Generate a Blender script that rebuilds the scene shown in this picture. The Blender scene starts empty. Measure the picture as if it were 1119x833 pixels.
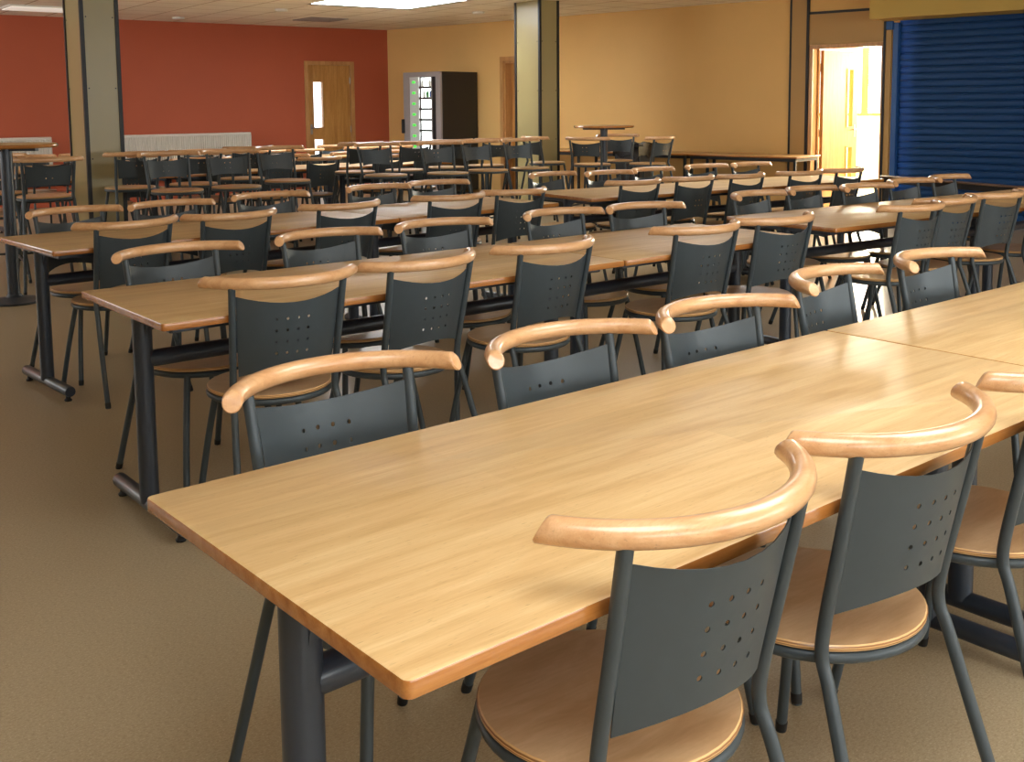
import bpy, bmesh, math, random
from mathutils import Vector, Matrix
R = math.radians
PI = math.pi
random.seed(7)
col = bpy.context.scene.collection

# ------------------------------------------------------------------ helpers
def link(o):
    col.objects.link(o); return o

def obj(name, bm, mats, parent=None, smooth=True):
    me = bpy.data.meshes.new(name)
    bmesh.ops.recalc_face_normals(bm, faces=bm.faces[:])
    bm.to_mesh(me); bm.free()
    if not isinstance(mats, (list, tuple)): mats = [mats]
    for m in mats: me.materials.append(m)
    if smooth:
        for p in me.polygons: p.use_smooth = True
        try: me.set_sharp_from_angle(angle=R(38))
        except Exception: pass
    o = link(bpy.data.objects.new(name, me))
    if parent is not None: o.parent = parent
    return o

def tag(o, label, cat, group=None, kind=None):
    o['label'] = label; o['category'] = cat
    if group: o['group'] = group
    if kind: o['kind'] = kind
    return o

def thing(name, label, cat, loc=(0, 0, 0), rz=0.0, group=None):
    o = link(bpy.data.objects.new(name, None))
    o.empty_display_size = 0.1
    o.location = loc; o.rotation_euler = (0, 0, rz)
    return tag(o, label, cat, group)

def copy_tree(src, parent=None):
    c = src.copy(); link(c)
    if parent is not None: c.parent = parent
    for ch in list(src.children): copy_tree(ch, c)
    return c

def box(bm, x0, x1, y0, y1, z0, z1, mi=0, mat=None):
    vs = [bm.verts.new((x, y, z)) for z in (z0, z1) for y in (y0, y1) for x in (x0, x1)]
    if mat is not None:
        for v in vs: v.co = mat @ v.co
    fs = []
    for q in ((0, 2, 3, 1), (4, 5, 7, 6), (0, 1, 5, 4), (2, 6, 7, 3), (0, 4, 6, 2), (1, 3, 7, 5)):
        f = bm.faces.new([vs[i] for i in q]); f.material_index = mi; fs.append(f)
    return vs, fs

def bevbox(bm, x0, x1, y0, y1, z0, z1, b=0.004, seg=2, mat=None):
    t = bmesh.new(); box(t, x0, x1, y0, y1, z0, z1)
    bmesh.ops.bevel(t, geom=t.edges[:], offset=b, segments=seg, profile=0.5, affect='EDGES')
    if mat is not None: bmesh.ops.transform(t, matrix=mat, verts=t.verts[:])
    me = bpy.data.meshes.new('tmp'); t.to_mesh(me); t.free(); bm.from_mesh(me); bpy.data.meshes.remove(me)

def tube(bm, pts, r, n=12, closed=False, cap=True, radii=None):
    pts = [Vector(p) for p in pts]; N = len(pts); rings = []
    prev = None
    for i, p in enumerate(pts):
        if closed: t = pts[(i + 1) % N] - pts[i - 1]
        else: t = pts[min(i + 1, N - 1)] - pts[max(i - 1, 0)]
        t.normalize()
        if prev is None:
            a = Vector((0, 0, 1)) if abs(t.z) < 0.9 else Vector((1, 0, 0))
            u = t.cross(a).normalized()
        else:
            u = (prev - t * prev.dot(t)).normalized()
        prev = u; v = t.cross(u)
        rr = radii[i] if radii else r
        rings.append([bm.verts.new(p + (u * math.cos(2 * PI * k / n) + v * math.sin(2 * PI * k / n)) * rr) for k in range(n)])
    M = N if closed else N - 1
    for i in range(M):
        a, b = rings[i], rings[(i + 1) % N]
        for k in range(n):
            bm.faces.new((a[k], a[(k + 1) % n], b[(k + 1) % n], b[k]))
    if cap and not closed:
        bm.faces.new(rings[0][::-1]); bm.faces.new(rings[-1])
    return rings

def spline(P, n=6):
    P = [Vector(p) for p in P]; out = []
    for i in range(len(P) - 1):
        p0 = P[max(i - 1, 0)]; p1 = P[i]; p2 = P[i + 1]; p3 = P[min(i + 2, len(P) - 1)]
        for k in range(n):
            t = k / n
            out.append(0.5 * ((2 * p1) + (p2 - p0) * t + (2 * p0 - 5 * p1 + 4 * p2 - p3) * t * t + (3 * p1 - p0 - 3 * p2 + p3) * t ** 3))
    out.append(P[-1]); return out

def lathe(bm, prof, n=40, c=(0, 0, 0), mis=None):
    rings = []
    for r, z in prof:
        if r < 1e-6: rings.append([bm.verts.new((c[0], c[1], c[2] + z))])
        else: rings.append([bm.verts.new((c[0] + r * math.cos(2 * PI * k / n), c[1] + r * math.sin(2 * PI * k / n), c[2] + z)) for k in range(n)])
    for i in range(len(rings) - 1):
        a, b = rings[i], rings[i + 1]; mi = mis[i] if mis else 0
        for k in range(n):
            k2 = (k + 1) % n
            if len(a) == 1 and len(b) == 1: continue
            if len(a) == 1: f = bm.faces.new((a[0], b[k2], b[k]))
            elif len(b) == 1: f = bm.faces.new((a[k], a[k2], b[0]))
            else: f = bm.faces.new((a[k], a[k2], b[k2], b[k]))
            f.material_index = mi

def slab(bm, L, W, z0, z1, rc, ch, nseg=6, mi_top=0, mi_side=1):
    """rounded board centred on the origin, softened edges"""
    def ring(ins, z):
        pts = []
        r = max(rc - ins, 0.0005)
        for (sx, sy, a0) in ((1, 1, 0), (-1, 1, 90), (-1, -1, 180), (1, -1, 270)):
            cx = sx * (L / 2 - ins - r); cy = sy * (W / 2 - ins - r)
            for k in range(nseg + 1):
                a = R(a0 + 90 * k / nseg)
                pts.append(bm.verts.new((cx + r * math.cos(a), cy + r * math.sin(a), z)))
        return pts
    prof = [(ch, z0), (ch * .3, z0 + ch * .3), (0, z0 + ch), (0, z1 - ch), (ch * .3, z1 - ch * .3), (ch, z1)]
    rings = [ring(i, z) for i, z in prof]
    for i_, (a, b) in enumerate(zip(rings, rings[1:])):
        n = len(a)
        for k in range(n):
            f = bm.faces.new((a[k], a[(k + 1) % n], b[(k + 1) % n], b[k])); f.material_index = mi_top if i_ >= 4 else mi_side
    f = bm.faces.new(rings[-1]); f.material_index = mi_top
    f = bm.faces.new(rings[0][::-1]); f.material_index = mi_side

# ------------------------------------------------------------------ materials
def srgb(r, g, b):
    def c(v):
        v /= 255.0
        return v / 12.92 if v <= .04045 else ((v + .055) / 1.055) ** 2.4
    return (c(r), c(g), c(b), 1)

class NT:
    def __init__(s, name):
        s.m = bpy.data.materials.new(name); s.m.use_nodes = True
        s.t = s.m.node_tree; s.b = s.t.nodes['Principled BSDF']
    def n(s, typ, **kw):
        x = s.t.nodes.new(typ)
        for k, v in kw.items():
            if k in x.inputs.keys(): x.inputs[k].default_value = v
            else: setattr(x, k, v)
        return x
    def l(s, a, b): s.t.links.new(a, b)
    def ramp(s, fac, stops, interp='LINEAR'):
        r = s.n('ShaderNodeValToRGB'); r.color_ramp.interpolation = interp
        e = r.color_ramp.elements
        e[0].position, e[0].color = stops[0]; e[1].position, e[1].color = stops[-1]
        for p, c in stops[1:-1]:
            q = e.new(p); q.color = c
        s.l(fac, r.inputs[0]); return r.outputs[0]
    def mix(s, fac, a, b, mode='MIX'):
        m = s.n('ShaderNodeMix', data_type='RGBA', blend_type=mode)
        for i, v in ((0, fac), (6, a), (7, b)):
            if hasattr(v, 'links'): s.l(v, m.inputs[i])
            else: m.inputs[i].default_value = v
        return m.outputs[2]
    def coords(s, scale=(1, 1, 1), rnd=0.0, which='Object'):
        tc = s.n('ShaderNodeTexCoord'); mp = s.n('ShaderNodeMapping')
        mp.inputs['Scale'].default_value = scale
        src = tc.outputs[which]
        if rnd:
            oi = s.n('ShaderNodeObjectInfo'); vm = s.n('ShaderNodeVectorMath', operation='SCALE')
            cb = s.n('ShaderNodeCombineXYZ')
            for i in range(3): s.l(oi.outputs['Random'], cb.inputs[i])
            s.l(cb.outputs[0], vm.inputs[0]); vm.inputs['Scale'].default_value = rnd
            ad = s.n('ShaderNodeVectorMath', operation='ADD')
            s.l(src, ad.inputs[0]); s.l(vm.outputs[0], ad.inputs[1]); src = ad.outputs[0]
        s.l(src, mp.inputs[0]); return mp.outputs[0]
    def noise(s, vec, scale=5, detail=4, rough=.55, dist=0.0):
        x = s.n('ShaderNodeTexNoise'); s.l(vec, x.inputs['Vector'])
        x.inputs['Scale'].default_value = scale; x.inputs['Detail'].default_value = detail
        x.inputs['Roughness'].default_value = rough; x.inputs['Distortion'].default_value = dist
        return x.outputs['Fac']
    def bump(s, h, strength=.2, dist=.002):
        b = s.n('ShaderNodeBump'); b.inputs['Strength'].default_value = strength; b.inputs['Distance'].default_value = dist
        s.l(h, b.inputs['Height']); s.l(b.outputs[0], s.b.inputs['Normal'])
    def set(s, color=None, rough=.5, metal=0, spec=.5, coat=0, coat_r=.1):
        if color is not None:
            if hasattr(color, 'links'): s.l(color, s.b.inputs['Base Color'])
            else: s.b.inputs['Base Color'].default_value = color
        s.b.inputs['Roughness'].default_value = rough; s.b.inputs['Metallic'].default_value = metal
        s.b.inputs['Specular IOR Level'].default_value = spec
        s.b.inputs['Coat Weight'].default_value = coat; s.b.inputs['Coat Roughness'].default_value = coat_r
        return s.m

def wood(name, light, mid, dark, rough=.35, coat=.3, plank=0.0, rnd=13.0, stretch=(1.1, 13, 13), flecks=True, coat_r=.2):
    n = NT(name)
    v = n.coords(stretch, rnd)
    a = n.noise(v, 2.2, 6, .6, .6)
    c = n.ramp(a, [(.28, dark), (.47, mid), (.66, light)])
    v2 = n.coords((stretch[0] * 3, stretch[1] * 9, stretch[2] * 9), rnd)
    f = n.noise(v2, 3, 3, .6)
    c = n.mix(n.ramp(f, [(.42, (0, 0, 0, 1)), (.66, (.32, .32, .32, 1))]), c, dark)
    if plank:
        v3 = n.coords((1 / 1.3, 1 / plank, 1), 0)
        br = n.n('ShaderNodeTexBrick'); br.offset = .37; br.offset_frequency = 2
        for k, val in (('Scale', 1.0), ('Mortar Size', 0.0), ('Brick Width', 1.0), ('Row Height', 1.0)): br.inputs[k].default_value = val
        br.inputs['Color1'].default_value = (.88, .865, .84, 1); br.inputs['Color2'].default_value = (1.04, 1.04, 1.04, 1)
        n.l(v3, br.inputs['Vector'])
        c = n.mix(1.0, c, br.outputs['Color'], 'MULTIPLY')
    if flecks:
        v4 = n.coords((26, 170, 170), rnd)
        fl = n.noise(v4, 2.0, 1, .5)
        c = n.mix(n.ramp(fl, [(.66, (0, 0, 0, 1)), (.78, (.45, .45, .45, 1))]), c, tuple(x * .55 for x in dark[:3]) + (1,))
    n.set(c, rough, 0, .5, coat, coat_r)
    return n.m

M = {}
M['laminate'] = wood('beech_laminate', srgb(222, 189, 136), srgb(212, 174, 120), srgb(196, 154, 100), .46, .06, plank=.105, coat_r=.35)
M['lip'] = wood('beech_lip', srgb(184, 124, 64), srgb(170, 108, 50), srgb(146, 88, 40), .25, .5, flecks=False)
M['rail'] = wood('beech_rail', srgb(223, 177, 130), srgb(213, 163, 115), srgb(195, 141, 92), .3, .45, stretch=(3, 16, 16))
M['seat'] = wood('beech_ply', srgb(224, 186, 142), srgb(214, 172, 126), srgb(199, 154, 108), .33, .35, stretch=(2.2, 7, 7), flecks=False)
M['dark_wood'] = wood('dark_stained_wood', srgb(112, 80, 54), srgb(98, 68, 45), srgb(82, 55, 36), .4, .2)
M['door_wood'] = wood('door_veneer', srgb(206, 152, 82), srgb(192, 136, 68), srgb(172, 116, 54), .4, .2, stretch=(12, 12, 1.0), flecks=False)
M['frame_wood'] = wood('door_frame_wood', srgb(208, 158, 98), srgb(194, 142, 84), srgb(172, 116, 64), .4, .2, stretch=(12, 12, 1.0), flecks=False)

def ply():
    n = NT('ply_edge'); v = n.coords((1, 1, 1))
    w = n.n('ShaderNodeTexWave', wave_type='BANDS', bands_direction='Z'); n.l(v, w.inputs['Vector'])
    w.inputs['Scale'].default_value = 70; w.inputs['Distortion'].default_value = .4
    n.set(n.ramp(w.outputs['Fac'], [(.2, srgb(150, 100, 55)), (.7, srgb(226, 182, 124))]), .4, 0, .5, .2); return n.m
M['ply'] = ply()

def metal(name, c, rough=.45, bump=.0, spec=.5, scale=900, coat=0):
    n = NT(name); v = n.coords((1, 1, 1), 5)
    f = n.noise(v, 30, 2)
    cc = n.mix(f, tuple(x * .93 for x in c[:3]) + (1,), tuple(min(1, x * 1.07) for x in c[:3]) + (1,))
    n.set(cc, rough, 0, spec, coat)
    if bump:
        h = n.noise(v, scale, 1); n.bump(h, bump, .0006)
    return n.m
M['chair_grey'] = metal('grey_powder_coat', srgb(60, 68, 72), .4, .12, .4)
M['table_steel'] = metal('blue_black_enamel', srgb(42, 50, 61), .36, .25, .5, 350, .12)
M['rubber'] = metal('black_rubber', srgb(22, 22, 23), .6)
M['black_trim'] = metal('black_trim', srgb(20, 20, 22), .5)
M['black_edge'] = metal('black_edge', srgb(28, 27, 27), .5)
M['vm_dark'] = metal('charcoal_panel', srgb(32, 30, 28), .45)
M['vm_grey'] = metal('grey_panel', srgb(150, 142, 140), .4)
M['vm_white'] = metal('pale_panel', srgb(205, 205, 205), .4)
M['radiator'] = metal('white_enamel', srgb(222, 214, 202), .4)
M['steel'] = metal('satin_steel', srgb(170, 165, 155), .3)
M['steel'].node_tree.nodes['Principled BSDF'].inputs['Metallic'].default_value = .9
M['blue'] = metal('blue_enamel', srgb(26, 84, 148), .45)
M['blue_guide'] = metal('blue_guide', srgb(36, 84, 146), .4)
M['bin'] = metal('dark_plastic', srgb(46, 45, 47), .5)
M['bag'] = metal('black_bag', srgb(20, 20, 21), .25, .6, .6, 60)
M['white_paint'] = metal('white_gloss', srgb(235, 232, 224), .4)

def paint(name, c, rough=.6, var=.05, scale=2.0, spec=.3, fine=True):
    n = NT(name); v = n.coords((1, 1, 1))
    f = n.noise(v, scale, 4)
    cc = n.mix(f, tuple(x * (1 - var) for x in c[:3]) + (1,), tuple(min(1, x * (1 + var)) for x in c[:3]) + (1,))
    n.set(cc, rough, 0, spec)
    if fine: n.bump(n.noise(v, 260, 2), .12, .001)
    return n.m
M['red'] = paint('terracotta_paint', srgb(184, 92, 62))
M['yellow'] = paint('ochre_paint', srgb(228, 184, 116))
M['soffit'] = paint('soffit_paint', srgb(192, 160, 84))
M['cream'] = paint('cream_paint', srgb(205, 182, 146))
M['white_wall'] = paint('white_wall_paint', srgb(238, 234, 224))
M['pillar'] = paint('khaki_laminate', srgb(156, 142, 98), .32, .04, 3, .5, False)
M['panel'] = paint('tan_panel', srgb(178, 140, 84), .5, .04, 3, .4, False)
M['red_seat'] = M['red']

def floor_mat():
    n = NT('speckled_lino'); v = n.coords((1, 1, 1))
    a = n.noise(v, .7, 5); b = n.noise(n.coords((1, 2.2, 1)), 95, 3, .7); c2 = n.noise(v, 190, 2, .6)
    c = n.ramp(a, [(.3, srgb(172, 153, 122)), (.7, srgb(179, 160, 129))])
    c = n.mix(n.ramp(b, [(.45, (0, 0, 0, 1)), (.68, (.62, .62, .62, 1))]), c, srgb(138, 116, 86))
    c = n.mix(n.ramp(c2, [(.56, (0, 0, 0, 1)), (.72, (.5, .5, .5, 1))]), c, srgb(214, 198, 172))
    n.set(c, .3, 0, .5)
    return n.m
M['floor'] = floor_mat()

def ceil_mat():
    n = NT('ceiling_tile'); v = n.coords((1, 1, 1))
    br = n.n('ShaderNodeTexBrick'); br.offset = 0.0
    for k, val in (('Scale', 1.0), ('Mortar Size', .010), ('Mortar Smooth', .1), ('Brick Width', .6), ('Row Height', .6)): br.inputs[k].default_value = val
    base = srgb(250, 242, 228)
    br.inputs['Color1'].default_value = base; br.inputs['Color2'].default_value = srgb(246, 238, 222); br.inputs['Mortar'].default_value = srgb(186, 164, 138)
    n.l(v, br.inputs['Vector'])
    f = n.noise(v, 90, 3, .7)
    c = n.mix(n.ramp(f, [(.6, (0, 0, 0, 1)), (.75, (.25, .25, .25, 1))]), br.outputs['Color'], srgb(205, 190, 170))
    n.set(c, .8, 0, .2); return n.m
M['ceiling'] = ceil_mat()

def emis(name, c, s):
    n = NT(name); n.set(c, .4)
    n.b.inputs['Emission Color'].default_value = c; n.b.inputs['Emission Strength'].default_value = s
    return n.m
M['vm_lit'] = emis('lit_shelf_panel', (.97, 1, 1, 1), 2.6)
M['green'] = emis('green_indicator', (.1, 1, .1, 1), .5)
M['lamp'] = emis('lamp_diffuser', (1, .95, .85, 1), .35)

def glass():
    m = bpy.data.materials.new('window_glass'); m.use_nodes = True; t = m.node_tree; t.nodes.clear()
    o = t.nodes.new('ShaderNodeOutputMaterial'); mx = t.nodes.new('ShaderNodeMixShader')
    tr = t.nodes.new('ShaderNodeBsdfTransparent'); gl = t.nodes.new('ShaderNodeBsdfGlossy'); lw = t.nodes.new('ShaderNodeLayerWeight')
    pw = t.nodes.new('ShaderNodeMath'); pw.operation = 'POWER'; pw.inputs[1].default_value = 4
    ma = t.nodes.new('ShaderNodeMath'); ma.operation = 'MULTIPLY_ADD'; ma.inputs[1].default_value = .7; ma.inputs[2].default_value = .04
    gl.inputs['Roughness'].default_value = .02; lw.inputs['Blend'].default_value = .5
    tr.inputs['Color'].default_value = (.97, .98, .97, 1)
    t.links.new(lw.outputs['Facing'], pw.inputs[0]); t.links.new(pw.outputs[0], ma.inputs[0])
    t.links.new(ma.outputs[0], mx.inputs[0]); t.links.new(tr.outputs[0], mx.inputs[1]); t.links.new(gl.outputs[0], mx.inputs[2])
    t.links.new(mx.outputs[0], o.inputs[0]); return m
M['glass'] = glass()

# ------------------------------------------------------------------ camera
cam_d = bpy.data.cameras.new('camera'); cam = link(bpy.data.objects.new('camera', cam_d))
fw = Vector((.58313363, .80532946, -.10676902)); rt = Vector((.80937816, -.58722292, -.00873187)); up = Vector((.06972924, .08132467, .99424551))
mt = Matrix.Identity(4)
for i in range(3):
    mt[i][0] = rt[i]; mt[i][1] = up[i]; mt[i][2] = -fw[i]
mt[2][3] = 1.381087
cam.matrix_world = mt
cam_d.sensor_width = 36; cam_d.lens = 1169.915 / 1119 * 36
cam_d.shift_y = -(416.5 - 240) / 1119
cam_d.clip_start = .05; cam_d.clip_end = 200
sc = bpy.context.scene; sc.camera = cam
sc.view_settings.view_transform = 'Standard'; sc.view_settings.look = 'None'
sc.view_settings.gamma = 1; sc.view_settings.exposure = 0.3
sc.view_settings.use_curve_mapping = False

# ------------------------------------------------------------------ room
LEFT_E = (30, 90); BACK_E = (48, 85, 105); SKY_E = (9.5, 4.4, 4.8, 3)
H = 2.65
CORN = Vector((9.0608, 16.0629)); D = Vector((.21000278, -.97770079)); N = Vector((.97770079, .21000278))
def WP(s, p, z):            # a point on the right-hand wall: s along it from the far corner, p out into the room
    q = CORN + D * s - N * p
    return Vector((q.x, q.y, z))
WM = Matrix(((D.x, -N.x, 0, CORN.x), (D.y, -N.y, 0, CORN.y), (0, 0, 1, 0), (0, 0, 0, 1)))   # (s, p, z) -> world
E_ = Vector((-.99975, -.0224)); NR = Vector((.0224, -.99975))
RM = Matrix(((E_.x, NR.x, 0, CORN.x), (E_.y, NR.y, 0, CORN.y), (0, 0, 1, 0), (0, 0, 0, 1)))  # (s from corner to the left, p out, z)
def struct(name, bm, m, label=None, cat=None, parent=None, smooth=False):
    o = obj(name, bm, m, parent, smooth)
    if parent is None:
        o['kind'] = 'structure'
        if label: o['label'] = label; o['category'] = cat
    return o

XL, YB = -3.2, -3.6
bm = bmesh.new(); box(bm, -4.5, 18, -5, 19, -.2, 0); struct('floor', bm, M['floor'], 'beige speckled linoleum floor under all the tables', 'floor')
# ceiling with openings for the rooflights
SKY = [(5.92, 7.38, 11.0, 12.5), (2.3, 3.8, .1, 1.6), (-.3, 1.2, -.9, .6), (6.4, 7.9, 6.1, 7.6)]  # last one is an added rooflight, brightens the middle pillar's near face
xs = sorted({-4.5, 18} | {a for s in SKY for a in s[:2]}); ys = sorted({-5, 19} | {a for s in SKY for a in s[2:]})
bm = bmesh.new()
for i in range(len(xs) - 1):
    for j in range(len(ys) - 1):
        cx, cy = (xs[i] + xs[i + 1]) / 2, (ys[j] + ys[j + 1]) / 2
        if any(a < cx < b and c < cy < d for a, b, c, d in SKY): continue
        box(bm, xs[i], xs[i + 1], ys[j], ys[j + 1], H, H + .03)
struct('ceiling', bm, M['ceiling'], 'suspended ceiling of pale square tiles', 'ceiling')
SKYM = [emis('rooflight_diffuser', (.95, .98, 1, 1), e_) for e_ in SKY_E]
for i, (a, b, c, d) in enumerate(SKY):
    bm = bmesh.new(); t = .03; h = .30
    box(bm, a - t, a, c - t, d + t, H, H + h); box(bm, b, b + t, c - t, d + t, H, H + h)
    box(bm, a, b, c - t, c, H, H + h); box(bm, a, b, d, d + t, H, H + h)
    fr = struct('window_%d' % (10 + i), bm, M['white_wall'], ['square rooflight glowing white above the far stools', 'square rooflight above the nearest table row, right one', 'square rooflight above the nearest table row, left one', 'added unseen rooflight brightening the front of the middle pillar'][i], 'rooflight')
    bm = bmesh.new(); n = 8; vs = []
    for q in range(n + 1):
        row = []
        for p in range(n + 1):
            u, v = p / n, q / n
            row.append(bm.verts.new((a + (b - a) * u, c + (d - c) * v, H + .012 + .10 * math.sin(PI * u) * math.sin(PI * v))))
        vs.append(row)
    for q in range(n):
        for p in range(n): bm.faces.new((vs[q][p], vs[q][p + 1], vs[q + 1][p + 1], vs[q + 1][p]))
    bmesh.ops.solidify(bm, geom=bm.faces[:], thickness=.006)
    obj('diffuser', bm, SKYM[i], fr)

# red far wall with a door opening (s .70 .. 1.51)
bm = bmesh.new()
DS0, DS1, DH = .70, 1.52, 2.07
for a, b, z0, z1 in ((-.3, DS0, 0, H), (DS1, 13, 0, H), (DS0, DS1, DH, H)): box(bm, a, b, -.15, 0, z0, z1, mat=RM)
struct('wall_far', bm, M['red'], 'terracotta red far wall', 'wall')
# left wall with two windows towards the far end
bm = bmesh.new(); WL = [(8.0, 11.2), (12.0, 15.2)]; lz0, lz1 = .85, 2.35
ysl = [YB - .15] + [v for w in WL for v in w] + [16.2]
for k in range(0, len(ysl), 2): box(bm, XL - .15, XL, ysl[k], ysl[k + 1], 0, H)
for a, b in WL:
    box(bm, XL - .15, XL, a, b, 0, lz0); box(bm, XL - .15, XL, a, b, lz1, H)
struct('wall_left', bm, M['cream'], 'cream wall on the left', 'wall')
for i, (a, b) in enumerate(WL):
    bm = bmesh.new(); t = .05
    for y0, y1, z0, z1 in ((a, a + t, lz0, lz1), (b - t, b, lz0, lz1), (a + t, b - t, lz0, lz0 + t), (a + t, b - t, lz1 - t, lz1), ((a + b) / 2 - t / 2, (a + b) / 2 + t / 2, lz0 + t, lz1 - t)):
        box(bm, XL - .10, XL - .04, y0, y1, z0, z1)
    w = struct('window_%d' % (5 + i), bm, M['white_paint'], ['near', 'far'][i] + ' white-framed window of the left wall', 'window')
    bm = bmesh.new(); box(bm, XL - .075, XL - .069, a + t, b - t, lz0 + t, lz1 - t); struct('pane', bm, M['glass'], parent=w)
    l = bpy.data.lights.new('daylight', 'AREA'); l.shape = 'RECTANGLE'; l.size = b - a - .1; l.size_y = lz1 - lz0 - .1
    l.energy = LEFT_E[i]; l.color = (.95, .98, 1)
    lo = link(bpy.data.objects.new('daylight', l)); lo.location = (XL - .13, (a + b) / 2, (lz0 + lz1) / 2)
    lo.rotation_euler = Vector((-1, 0, -.45)).to_track_quat('Z', 'Y').to_euler()
# back wall with three windows
bm = bmesh.new(); WIN = [(-1.4, 1.4), (2.2, 5.4), (6.2, 9.4)]; wz0, wz1 = .85, 2.35
xsb = [XL] + [v for w in WIN for v in w] + [16]
for k in range(0, len(xsb), 2): box(bm, xsb[k], xsb[k + 1], YB - .15, YB, 0, H)
for a, b in WIN:
    box(bm, a, b, YB - .15, YB, 0, wz0); box(bm, a, b, YB - .15, YB, wz1, H)
struct('wall_back', bm, M['cream'], 'cream window wall behind the tables', 'wall')
for i, (a, b) in enumerate(WIN):
    bm = bmesh.new(); t = .05
    for x0, x1, z0, z1 in ((a, a + t, wz0, wz1), (b - t, b, wz0, wz1), (a + t, b - t, wz0, wz0 + t), (a + t, b - t, wz1 - t, wz1), ((a + b) / 2 - t / 2, (a + b) / 2 + t / 2, wz0 + t, wz1 - t)):
        box(bm, x0, x1, YB - .10, YB - .04, z0, z1)
    w = struct('window_%d' % (1 + i), bm, M['white_paint'], ['left', 'middle', 'right'][i] + ' window of the window wall, white frame', 'window')
    bm = bmesh.new(); box(bm, a + t, b - t, YB - .075, YB - .069, wz0 + t, wz1 - t); struct('pane', bm, M['glass'], parent=w)
    l = bpy.data.lights.new('daylight', 'AREA'); l.shape = 'RECTANGLE'; l.size = b - a - .1; l.size_y = wz1 - wz0 - .1
    l.energy = BACK_E[i]; l.color = (.95, .98, 1)
    lo = link(bpy.data.objects.new('daylight', l)); lo.location = ((a + b) / 2, YB - .13, (wz0 + wz1) / 2); lo.rotation_euler = (R(90), 0, R(180)) if False else (R(-90), 0, 0)
    lo.rotation_euler = (R(90), 0, 0)

# ochre right wall: plain part, recessed door behind the middle pillar, panels, doorway, shutter opening
bm = bmesh.new()
d2a, d2b, d2h = 2.66, 3.50, 2.04
for a, b, z0, z1 in ((0, d2a, 0, H), (d2a, d2b, d2h, H), (d2b, 7.70, 0, H), (7.70, 8.64, 2.04, H), (8.64, 8.735, 0, H), (8.735, 12.4, 2.40, H), (12.4, 21, 0, H)):
    box(bm, a, b, -.2, 0, z0, z1, mat=WM)
struct('wall_right', bm, M['yellow'], 'ochre yellow wall on the right', 'wall')
# pilaster panel left of the doorway, panel over the door, slim post right of it
bm = bmesh.new(); box(bm, 7.47, 7.665, -.01, .025, 0, H, mat=WM); p1 = struct('trim_1', bm, M['panel'], 'tan pilaster panel with black edges left of the bright doorway', 'panel')
bm = bmesh.new(); box(bm, 7.445, 7.47, -.01, .03, 0, H, mat=WM); box(bm, 7.665, 7.695, -.01, .03, 0, H, mat=WM); struct('black_strip', bm, M['black_trim'], parent=p1)
bm = bmesh.new(); box(bm, 7.695, 8.63, -.01, .012, 2.07, 2.435, mat=WM); p2 = struct('trim_2', bm, M['panel'], 'tan overpanel above the bright doorway', 'panel')
bm = bmesh.new(); box(bm, 7.695, 8.63, -.01, .02, 2.435, 2.465, mat=WM); struct('black_strip', bm, M['black_trim'], parent=p2)
bm = bmesh.new(); box(bm, 8.655, 8.72, -.01, .02, 0, 2.2, mat=WM); p3 = struct('trim_3', bm, M['panel'], 'slim tan post between doorway and blue shutter', 'panel')
bm = bmesh.new(); box(bm, 8.63, 8.655, -.01, .03, 0, 2.3, mat=WM); struct('black_strip', bm, M['black_trim'], parent=p3)
bm = bmesh.new(); box(bm, 8.66, 13, -.01, .5, 2.30, H, mat=WM); struct('trim_4', bm, M['soffit'], 'boxed ochre soffit over the blue shutter', 'soffit')

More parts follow.
